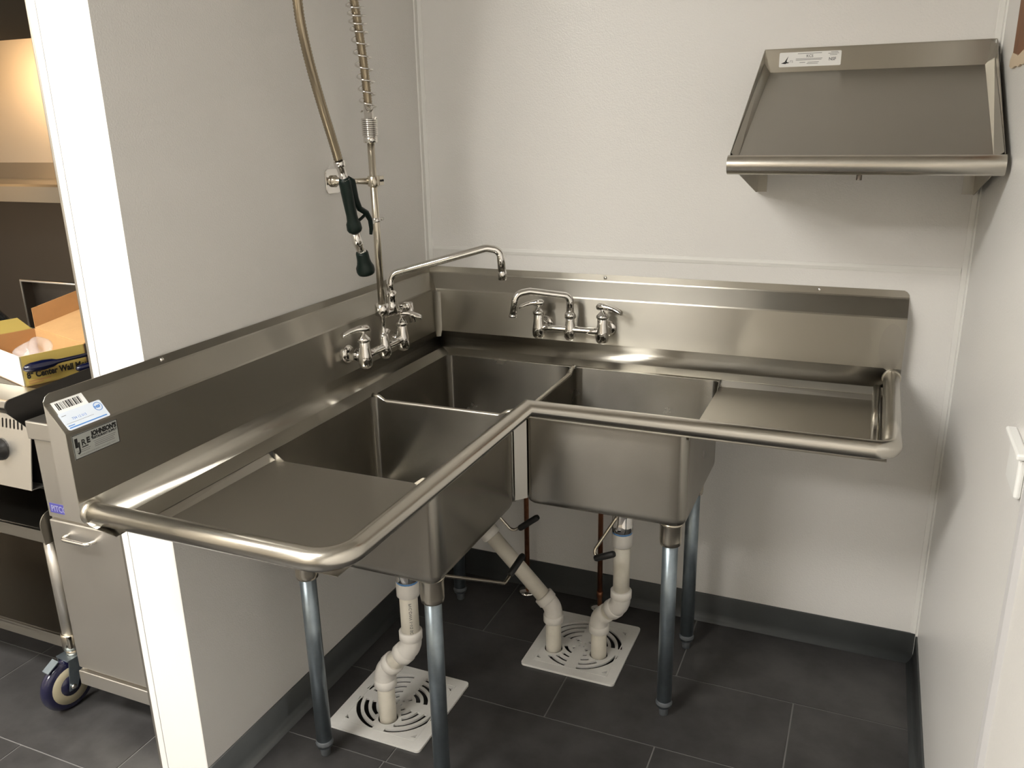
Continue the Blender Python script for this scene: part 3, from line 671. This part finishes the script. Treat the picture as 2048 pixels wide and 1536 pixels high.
floor_sink(G2, [(.572, .351), (.714, .332)], 'white square floor drain grate that two white pipes run into')

# ================================================================= PVC drain lines
def hub(mb, p, ax, r=.0295, h=.034): mb.lathe([(r-.003, 0), (r, .002), (r, h-.002), (r-.003, h)], p, ax, 22)
def drain_line(label, top, bends, lever, grip, tp=.462, print_at=None):
    x, d_ = top
    t = thing('drain_pipe', (bends[-1][0], bends[-1][1], 0), label, 'pipe', 'white drain pipes under the sink')
    mb = MB(); mb.lathe([(.046, ZBOT-.006), (.046, ZBOT-.012), (.034, ZBOT-.020), (.030, tp+.03), (.031, tp+.028), (.031, tp+.004), (.027, tp)], (x, d_, 0), (0, 0, 1), 22)
    mb.lathe([(.016, 0), (.016, .03)], (x, d_, .552), tuple(Vector((lever[0][0]-x, lever[0][1]-d_, 0)).normalized()), 14); mb.build('waste_valve', chrome, t)
    MB().lathe([(.0285, 0), (.0295, .004), (.0285, .010)], (x, d_, tp-.004), (0, 0, 1), 20).build('thread_sealant', blue_tape, t)
    pts = [(x, d_, tp)]+bends
    # straight runs
    V_ = [Vector(p) for p in pts]
    for i in range(len(V_)-1):
        MB().tube([tuple(V_[i]), tuple(V_[i+1])], .0242, 22).build('pipe', pvc, t)
    MB().lathe([(.027, 0), (.0305, .003), (.0305, .040), (.026, .044)], (x, d_, tp-.045), (0, 0, 1), 22).build('adapter', pvc_elbow, t)
    for i in range(1, len(V_)-1):
        a = (V_[i-1]-V_[i]).normalized(); b = (V_[i+1]-V_[i]).normalized(); l0, l1 = .046, .046
        l0 = min(l0, (V_[i-1]-V_[i]).length*.52); l1 = min(l1, (V_[i+1]-V_[i]).length*.52)
        mb = MB(); mb.tube(fillet([tuple(V_[i]+a*l0), tuple(V_[i]), tuple(V_[i]+b*l1)], .05, 8), .0282, 22)
        if (V_[i-1]-V_[i]).length > .12: hub(mb, tuple(V_[i]+a*(l0-.022)), tuple(a), .0312, .026)
        if (V_[i+1]-V_[i]).length > .09: hub(mb, tuple(V_[i]+b*(l1-.022)), tuple(b), .0312, .026)
        mb.build('elbow', pvc_elbow, t)
    lv = MB(); lv.tube(fillet(lever, .018, 6), .0048, 10); lv = lv.build('lever', nickel, t)
    MB().tube([grip[0], tuple(Vector(grip[0]).lerp(Vector(grip[1]), .08)), tuple(Vector(grip[0]).lerp(Vector(grip[1]), .92)), grip[1]], [.0075, .0098, .0098, .0075], 12).build('lever_grip', rubber, lv)
    if print_at:
        for (px, pd, pz, an) in print_at:
            F = (Vector((px, pd, pz)), Vector((0, 0, -1)), Vector((-math.sin(an), math.cos(an), 0)), Vector((math.cos(an), math.sin(an), 0)))
            vs, fs = text_shape('PVC-DWV 1-1/2 SCH40', .011, .0001)
            mb = MB(); V2 = []
            for a_, b_ in vs:
                th = an+(b_/.0242); V2.append((px+.0245*math.cos(th), pd+.0245*math.sin(th), pz-a_))
            mb.add(V2, fs); mb.build('printed_marking', pvc_print, t, recalc=False)
    return t
drain_line('white drain pipe with a double bend under the near left bowl', (.344, .823), [(.344, .823, .262), (.255, .826, .165), (.255, .826, -.06)],
           [(.362, .838, .545), (.388, .845, .505), (.515, .588, .357), (.530, .490, .395)], [(.518, .560, .368), (.531, .487, .398)], print_at=[(.344, .823, .405, .75)])
drain_line('white drain pipe slanting down from the corner bowl', (.344, .37), [(.344, .37, .408), (.572, .351, .155), (.572, .351, -.06)],
           [(.366, .368, .545), (.385, .362, .455), (.439, .352, .391), (.522, .350, .452)], [(.462, .351, .404), (.524, .350, .454)], tp=.505)
drain_line('white upright drain pipe with an offset under the right bowl', (.79, .364), [(.79, .364, .222), (.714, .332, .142), (.714, .332, -.06)],
           [(.790, .390, .548), (.782, .410, .520), (.714, .450, .399), (.791, .450, .433)], [(.735, .450, .408), (.793, .450, .434)])
# copper supply pipes
for x, d_, lab in ((.366, .060, 'dark copper supply pipe behind the slanting drain pipe'), (.634, .066, 'dark copper supply pipe rising through a chrome floor collar')):
    t = thing('copper_pipe', (x, d_, 0), lab, 'pipe', 'copper supply pipes')
    MB().lathe([(.0085, 0), (.0085, .88)], (x, d_, 0), (0, 0, 1), 16).build('pipe', copper, t)
    MB().lathe([(.034, .0005), (.034, .003), (.028, .009), (.012, .014), (.0095, .014)], (x, d_, 0), (0, 0, 1), 22).build('floor_collar', chrome, t)
    MB().lathe([(.0085, .04), (.0108, .041), (.0108, .062), (.0085, .063)], (x, d_, 0), (0, 0, 1), 16).build('coupling', copper, t)

# ================================================================= right wall bits
t = thing('wall_dispenser', (XR-.006, 1.09, 1.05), 'small white plastic fixture on the right wall at the picture edge', 'wall fixture')
MB().box(XR-.016, XR-.006, 1.055, 1.15, 1.045, 1.108).build('housing', label_w, t, bevel=.004)
MB().box(XR-.022, XR-.006, 1.030, 1.16, 1.110, 1.120).build('lid', label_w, t, bevel=.003)
t = thing('bare_board', (XR-.006, .5, 1.68), 'bare brown board patch high on the right wall with a torn pale lower edge', 'board')
MB().box(XR-.0085, XR-.0045, .268, .72, 1.695, 2.35).build('board', wood, t)
mb = MB(); bot = [(.256, 1.688)]; top_ = [(.256, 1.700)]
for k in range(1, 16): bot.append((.256+.03*k, 1.680+.006*random.random())); top_.append((.256+.03*k, 1.702+.014*random.random()))
mb.prism([(XR-.0045, a, z) for a, z in bot+top_[::-1]], (-.0065, 0, 0)); mb.build('torn_edge', torn, t)

# ================================================================= kitchen beyond the partition
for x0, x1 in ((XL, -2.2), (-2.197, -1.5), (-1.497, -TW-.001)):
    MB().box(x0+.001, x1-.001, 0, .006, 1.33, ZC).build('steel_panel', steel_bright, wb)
    MB().box(x0+.001, x1-.001, 0, .006, .06, 1.328).build('steel_panel', darksteel, wb)  # dark stained steel, with the overshelf's shadow put into its colour
# hood
hd = thing('exhaust_hood', (-1.3, .5, 1.70), 'dark underside of the stainless exhaust hood above the cooking line', 'hood')
MB().box(XL+.04, -TW-.05, .008, .95, 1.932, 1.945).build('hood_underside', mat('matte_dark_metal', (.022, .019, .015), .85), hd)  # underside in a near-black matte colour
mb = MB(); mb.box(XL+.02, -TW-.03, .008, .028, 1.946, 2.6); mb.box(XL+.02, -TW-.03, .95, .97, 1.94, 2.6); mb.box(XL+.02, XL+.04, .028, .95, 1.94, 2.6); mb.box(-TW-.05, -TW-.03, .028, .95, 1.94, 2.6); mb.box(XL+.02, -TW-.03, .008, .97, 2.58, 2.6); mb.build('hood_shell', steel_bright, hd)
for k in range(5):
    x = -2.45+k*.45; mb = MB(); mb.prism([(x, .03, 1.99), (x, .93, 2.35), (x, .93, 2.37), (x, .03, 2.01)], (.43, 0, 0)); mb.build('grease_filter', darksteel, hd)
lm = MB(); lm.lathe([(.02, 0), (.08, .02), (.12, .07), (.13, .12), (.12, .17), (.08, .21), (.04, .225)], (-2.20, .62, 1.70), (0, 0, 1), 20); lm.build('lamp_globe', warm, hd)
# wall shelf over the line
os_ = thing('kitchen_wall_shelf', (-1.3, .15, 1.34), 'stainless overshelf on the kitchen wall past the partition', 'shelf')
mb = MB(); mb.prism([(XL+.1, .008, 1.47), (XL+.1, .010, 1.47), (XL+.1, .012, 1.408), (XL+.1, .29, 1.408), (XL+.1, .30, 1.40), (XL+.1, .30, 1.345), (XL+.1, .285, 1.345), (XL+.1, .285, 1.395), (XL+.1, .008, 1.395)], (-TW-.06-(XL+.1), 0, 0)); mb.build('shelf_board', steel_dull, os_)  # back lip added to give the grey reflected band above the shelf
for x in (-2.3, -1.4, -.5): MB().prism([(x, .008, 1.394), (x, .26, 1.394), (x, .008, 1.20)], (.003, 0, 0)).build('bracket', steel_dull, os_)
# --- fryer cabinet
fy = thing('fryer', (-.37, .73, 0), 'stainless fryer cabinet with blue badge beside the partition', 'fryer')
FXa, FXb, FDp = -.572, -.168, 1.110
mb = MB(); mb.box(FXa, FXb, .36, FDp-.006, .145, .84); mb.build('cabinet', steel_bright, fy, bevel=.002)
mb = MB(); mb.box(FXa+.006, FXb, FDp-.006, FDp+.004, .620, .842); mb.build('upper_panel', steel_bright, fy, bevel=.0015)
dr = MB().box(FXa+.010, FXb-.006, FDp-.006, FDp+.010, .156, .614).build('door', steel_bright, fy, bevel=.003)
MB().tube(fillet([(-.500, FDp+.008, .578), (-.498, FDp+.034, .578), (-.405, FDp+.034, .578), (-.403, FDp+.008, .578)], .022, 6), .0055, 12).build('handle', chrome, dr)
mb = MB(); mb.box(FXa, FXb, .40, FDp+.016, .842, .892); mb.build('top_ledge', steel_bright, fy, bevel=.004)
mb = MB(); mb.box(FXa+.01, FXb, .40, FDp+.014, .103, .147); mb.build('base_channel', steel_bright, fy, bevel=.002)
FB = (Vector((-.556, FDp+.0042, .634)), Vector((1, 0, 0)), Vector((0, 0, 1)), Vector((0, 1, 0)))
bd = plate(FB, rect(0, .066, 0, .027), .0008, 'badge', badge_m, fy, 0); tag(bd, 'blue maker badge lettered PITCO')
lettering(FB, 'PITCO', .005, .005, .024, badge_t, bd, .0012, bold=.0006, width=.057)
for x in (FXa+.06, FXb-.06):
    for d_ in (.46, FDp-.14):
        MB().lathe([(.018, 0), (.022, .004), (.022, .09), (.028, .10), (.028, .104)], (x, d_, 0), (0, 0, 1), 14).build('foot', galv, fy)
# --- equipment stand
es = thing('equipment_stand', (-1.05, .75, 0), 'low stainless equipment stand on casters left of the fryer', 'stand')
SX0, SX1, SD0, SD1 = -1.55, -.590, .42, 1.126
mb = MB(); mb.box(SX0, SX1, SD0, SD1, .566, .576); mb.box(SX0, SX1, SD1-.012, SD1, .540, .576); mb.build('stand_top', steel_dull, es, bevel=.002)
pl = [(SX1, SD0, .535), (SX1, SD1, .535), (SX1, SD1+.004, .580)]+[(SX1, SD1-.031+.035*math.cos(a), .590+.035*math.sin(a)) for a in [math.pi/2*k/8 for k in range(9)]]+[(SX1, SD0, .625)]
MB().prism(pl, (.003, 0, 0)).build('side_guard', steel_dull, es)
mb = MB(); mb.box(SX0, SX1-.02, SD0, SD1-.026, .214, .224); mb.box(SX0, SX1-.02, SD1-.036, SD1-.026, .186, .224); mb.build('bottom_shelf', steel_dull, es, bevel=.002)
def caster(x, d_, ang=0):
    lg = MB().lathe([(.0195, .215), (.0195, .566)], (x, d_, 0), (0, 0, 1), 18).build('leg', steel_bright, es)
    cs = MB(); cs.lathe([(.020, .175), (.0255, .178), (.0255, .222), (.022, .226)], (x, d_, 0), (0, 0, 1), 18); cs.lathe([(.016, .158), (.020, .160), (.020, .174)], (x, d_, 0), (0, 0, 1), 16)
    cs = cs.build('caster_stem', nickel, es)
    w = Vector((x-.002, d_+.036, .078)); ax = Vector((math.cos(ang), math.sin(ang), 0))
    wh = MB().lathe([(.050, -.018), (.066, -.017), (.074, -.012), (.078, -.004), (.078, .004), (.074, .012), (.066, .017), (.050, .018)], tuple(w), tuple(ax), 32).build('caster_wheel', caster_blue, es)
    MB().lathe([(.030, -.0185), (.056, -.0185), (.058, 0), (.056, .0185), (.030, .0185)], tuple(w), tuple(ax), 28).build('wheel_hub', caster_hub, wh)
    MB().lathe([(.008, -.019), (.031, -.0195), (.031, .0195), (.008, .019)], tuple(w), tuple(ax), 20).build('wheel_center', caster_blue, wh)
    mb = MB(); sd = Vector((-ax.y, ax.x, 0))
    for s_ in (-1, 1):
        b = w+ax*(.024*s_)
        P_ = [b+Vector((0, 0, -.012))+sd*.012, b+Vector((0, 0, -.012))-sd*.012, b+Vector((0, 0, .075))-sd*.052, b+Vector((0, 0, .080))-sd*.002]
        mb.prism([tuple(p) for p in P_], tuple(ax*(.003*s_)))
    c = w-sd*.028+Vector((0, 0, .078)); mb.prism([tuple(c+ax*a+sd*b_) for a, b_ in ((-.027, -.026), (.027, -.026), (.027, .030), (-.027, .030))], (0, 0, .004))
    mb.build('fork', galv, es)
    MB().lathe([(.008, 0), (.008, .006), (.004, .008)], tuple(w+ax*.027), tuple(ax), 6).build('axle_nut', chrome, es)
    p0 = w+sd*.020+Vector((0, 0, .082)); mb = MB(); mb.prism([tuple(p0+ax*a+sd*b_+Vector((0, 0, z))) for a, b_, z in ((-.014, 0, .004), (.014, 0, .004), (.014, .034, -.016), (-.014, .034, -.016))], (0, 0, .003)); mb.build('brake_pedal', galv, es)
caster(-.632, 1.078, .12); caster(-.63, .47, .0); caster(-1.5, 1.058, .3); caster(-1.5, .47, .2)
# --- countertop griddle
gd = thing('griddle', (-1.03, .78, .576), 'stainless countertop griddle with slotted control panel on the stand', 'griddle')
GX0, GX1 = -1.45, -.602
MB().box(GX0, GX1, .47, 1.075, .672, .905).build('body', blackmat, gd)
PA, PB = Vector((0, 1.122, .690)), Vector((0, 1.084, .884)); pu = (PB-PA).normalized(); 
FG = (Vector((GX0, 1.122, .690)), Vector((1, 0, 0)), pu, Vector((0, pu.z, -pu.y)))
sp = [[(0, 0), (GX1-GX0, 0), (GX1-GX0, .196), (0, .196)]]
x = GX1-GX0-.030
for k in range(16):
    sp.append(rrect(x-.0065, x, .158, .184, .003, 3)); x -= .0145
for hx in (.755-.02, .50, .25): sp.append(arc2(hx, .150, .011, 0, 2*math.pi, 16)[:-1]) if hx < x-.02 else None
vs, fs_ = outline_fill(sp, .003)
mb = MB(); mb.add([on(FG, v[0], v[1], v[2]) for v in vs], fs_)
mb.prism([on(FG, 0, .193, 0), on(FG, GX1-GX0, .193, 0), (GX1, 1.06, .890), (GX0, 1.06, .890)], (0, 0, .002)); mb.prism([on(FG, 0, .001, 0), on(FG, GX1-GX0, .001, 0), (GX1, 1.06, .684), (GX0, 1.06, .684)], (0, 0, .002))
cp = mb.build('control_panel', steel_bright, gd)
MB().lathe([(.003, 0), (.003, .001), (.001, .002)], on(FG, GX1-GX0-.011, .176, .0015), tuple(FG[3]), 8).build('panel_screw', chrome, cp)
for hx in (.735, .50, .25):
    c_ = on(FG, hx, .098, .002); kn = MB().lathe([(.030, 0), (.030, .004), (.022, .008), (.021, .028), (.018, .031)], c_, tuple(FG[3]), 20).build('knob', blackmat, gd)
MB().box(GX0, GX1-.003, 1.00, 1.108, .906, .930).build('front_ledge', steel_bright, gd, bevel=.004)
MB().box(GX0, GX1-.003, .47, 1.0, .906, .9295).build('cooking_plate', darksteel, gd)
pl = [(GX1, .47, .84), (GX1, 1.085, .84), (GX1, 1.148, .915)]+[(GX1, 1.132+.018*math.cos(a), .930+.018*math.sin(a)) for a in [-.5+(math.pi/2+.5)*k/8 for k in range(9)]]+[(GX1, .90, .962), (GX1, .47, .975)]
MB().prism(pl, (.004, 0, 0)).build('side_splash', blackmat, gd)
MB().box(GX1-.03, GX1, .55, 1.07, .695, .84).build('side_panel', blackmat, gd)
for x in (GX0+.05, GX1-.06):
    for d_ in (.53, 1.02): MB().lathe([(.018, 0), (.02, .004), (.016, .02), (.016, .098)], (x, d_, .576), (0, 0, 1), 14).build('foot', blackmat, gd)
# --- open carton on the griddle
e = Vector((.29, -.957, 0)).normalized(); f = Vector((-.957, -.29, 0)).normalized()
C0 = Vector((-.71, 1.007, .930)); LE_, LF, H = .172, .33, .085; zz = Vector((0, 0, 1))
bx = thing('carton', tuple(C0+e*.08+f*.16), 'open cardboard carton with yellow printed side on the griddle', 'box')
def slab(o, a, b, t): 
    o, a, b, t = Vector(o), Vector(a), Vector(b), Vector(t)
    return MB().prism([tuple(o), tuple(o+a), tuple(o+a+b), tuple(o+b)], tuple(t))
w_ = .003
slab(C0, e*LE_, f*LF, zz*w_).build('bottom', card, bx)
s1 = slab(C0, e*LE_, zz*H, f*w_).build('side', card_y, bx); tag(s1, 'yellow printed carton side')
s2 = slab(C0, f*LF, zz*H, e*w_).build('side', card_w, bx); tag(s2, 'white printed carton side')
slab(C0+f*LF, e*LE_, zz*H, -f*w_).build('side', card_d, bx)
slab(C0+e*LE_, f*LF, zz*H, -e*w_).build('side', card, bx)
slab(C0+f*w_*1.05+e*w_+zz*.002, e*(LE_-.006), zz*(H-.004), f*.001).build('side_lining', card, bx)
slab(C0+e*w_*1.05+f*w_+zz*.002, f*(LF-.006), zz*(H-.004), e*.001).build('side_lining', card, bx)
lh = C0+e*LE_+zz*H; lv = (e*.22+zz*.050)
slab(lh, f*LF, lv, zz*.003).build('lid', card, bx)
slab(lh+f*(LF-.002), lv, zz*.062, f*.003).build('lid_flap', card_d, bx)
slab(C0+f*LF+zz*(H-.002)+e*.01, e*(LE_-.02), f*.10+zz*.02, zz*.003).build('dust_flap', card_y, bx)
FC = (C0.copy(), e.copy(), zz.copy(), -f)
lettering(FC, '8" Center Wall Mount Spout', .010, .022, .024, ink, s1, .001, bold=.0010, width=.235)
for b_, w0, w1 in ((.012, .012, .070), (.006, .012, .050)): plate(FC, rect(w0, w1, b_, b_+.003), .0003, 'printed_line', card_d, s1, .0004)
# contents: crumpled clear bag with chrome fittings
def crumple(name, m, c, r, seed, parent=None, sub=3, amp=.35):
    bm = bmesh.new(); bmesh.ops.create_icosphere(bm, subdivisions=sub, radius=1); rnd = random.Random(seed)
    off = [(Vector((rnd.uniform(-1, 1), rnd.uniform(-1, 1), rnd.uniform(-1, 1))).normalized(), rnd.uniform(2, 7), rnd.uniform(0, 6)) for _ in range(14)]
    for v in bm.verts:
        n = v.co.normalized(); k = 1+amp*sum(math.sin(n.dot(a)*b+c_)/(1+i*.25) for i, (a, b, c_) in enumerate(off))/3.2
        v.co = Vector((n.x*r[0]*k, n.y*r[1]*k, max(n.z*r[2]*k, -r[2]*.7)))
    me = bpy.data.meshes.new(name); bm.to_mesh(me); bm.free(); me.materials.append(m)
    o = bpy.data.objects.new(name, me); C.objects.link(o); o.location = Vx(c)
    return o
bg = crumple('plastic_bag', clear, tuple(C0+e*.070+f*.085+zz*.055), (.052, .046, .042), 3, sub=4, amp=.6); tag(bg, 'crumpled clear plastic bag inside the open carton', 'bag')
bk = crumple('plastic_bag', mat('black_plastic_film', (.012, .013, .014), .18, bump=(60, .7, .01)), (-1.44, .635, .985), (.11, .09, .07), 11, sub=4); tag(bk, 'crumpled black plastic bag behind the carton', 'bag')
ft = MB(); c_ = C0+e*.045+f*.035+zz*.0145
ft.lathe([(.010, 0), (.013, .002), (.013, .014), (.009, .017), (.009, .05), (.012, .052), (.012, .06)], tuple(c_), tuple((f*.8+e*.5).normalized()), 14); ft = ft.build('pipe_fitting', chrome, origin=tuple(c_)); tag(ft, 'small chrome pipe fitting lying in the carton', 'fitting')
# navy-handled tools leaning on the carton
nrm = -f
def tool(o, dirv, L, label, r):
    t = thing('cooking_tool', tuple(o), label, 'utensil', 'navy handled tools by the carton')
    u = dirv.normalized(); P_ = []; R_ = []
    for s_, rr in ((0, .004), (.006, .010), (.02, .0135), (.05, .0145), (.075, .012), (.088, .007), (.10, .0058), (L, .0055)): P_.append(tuple(o+u*s_)); R_.append(rr*r)
    MB().tube(P_, R_, 14).build('grip', bluegrip, t)
    MB().tube([tuple(o+u*(L-.01)), tuple(o+u*(L+.12))], .004, 10).build('shaft', steel_bright, t)
tool(C0+nrm*.020-e*.002+zz*.055, e*1+zz*.02, .22, 'navy handled cooking tool lying along the carton print', 1)
tool(C0+nrm*.036+e*.125+zz*.028, e*1+zz*.03, .12, 'navy handled cooking tool half hidden behind the partition', .8)
# dark roasting pan leaning at the back
pn = thing('roasting_pan', (-1.12, .50, .93), 'dark pan with a pale rim standing behind the carton', 'pan')
mb = MB(); mb.box(-1.31, -.86, .475, .480, .932, 1.100); mb.build('pan_base', darksteel, pn)
mb = MB(); mb.tube([(-1.315, .515, .934), (-1.315, .515, 1.104), (-.855, .515, 1.104), (-.855, .515, .934), (-1.315, .515, .934)], .0035, 8); mb.build('pan_rim', steel_bright, pn)
for a, b in (((-1.31, .480, .934), (-1.31, .480, 1.10)), ((-1.31, .480, 1.10), (-.86, .480, 1.10)), ((-.86, .480, 1.10), (-.86, .480, .934))):
    mb = MB(); mb.add([a, b, (b[0], .515, b[2]), (a[0], .515, a[2])], [(0, 1, 2, 3)]); mb.build('pan_side', darksteel, pn, solid=.001)
# ---------------------------------------------------------------- tidy helper properties
for o in list(bpy.data.objects):
    if '_o' in o: del o['_o']
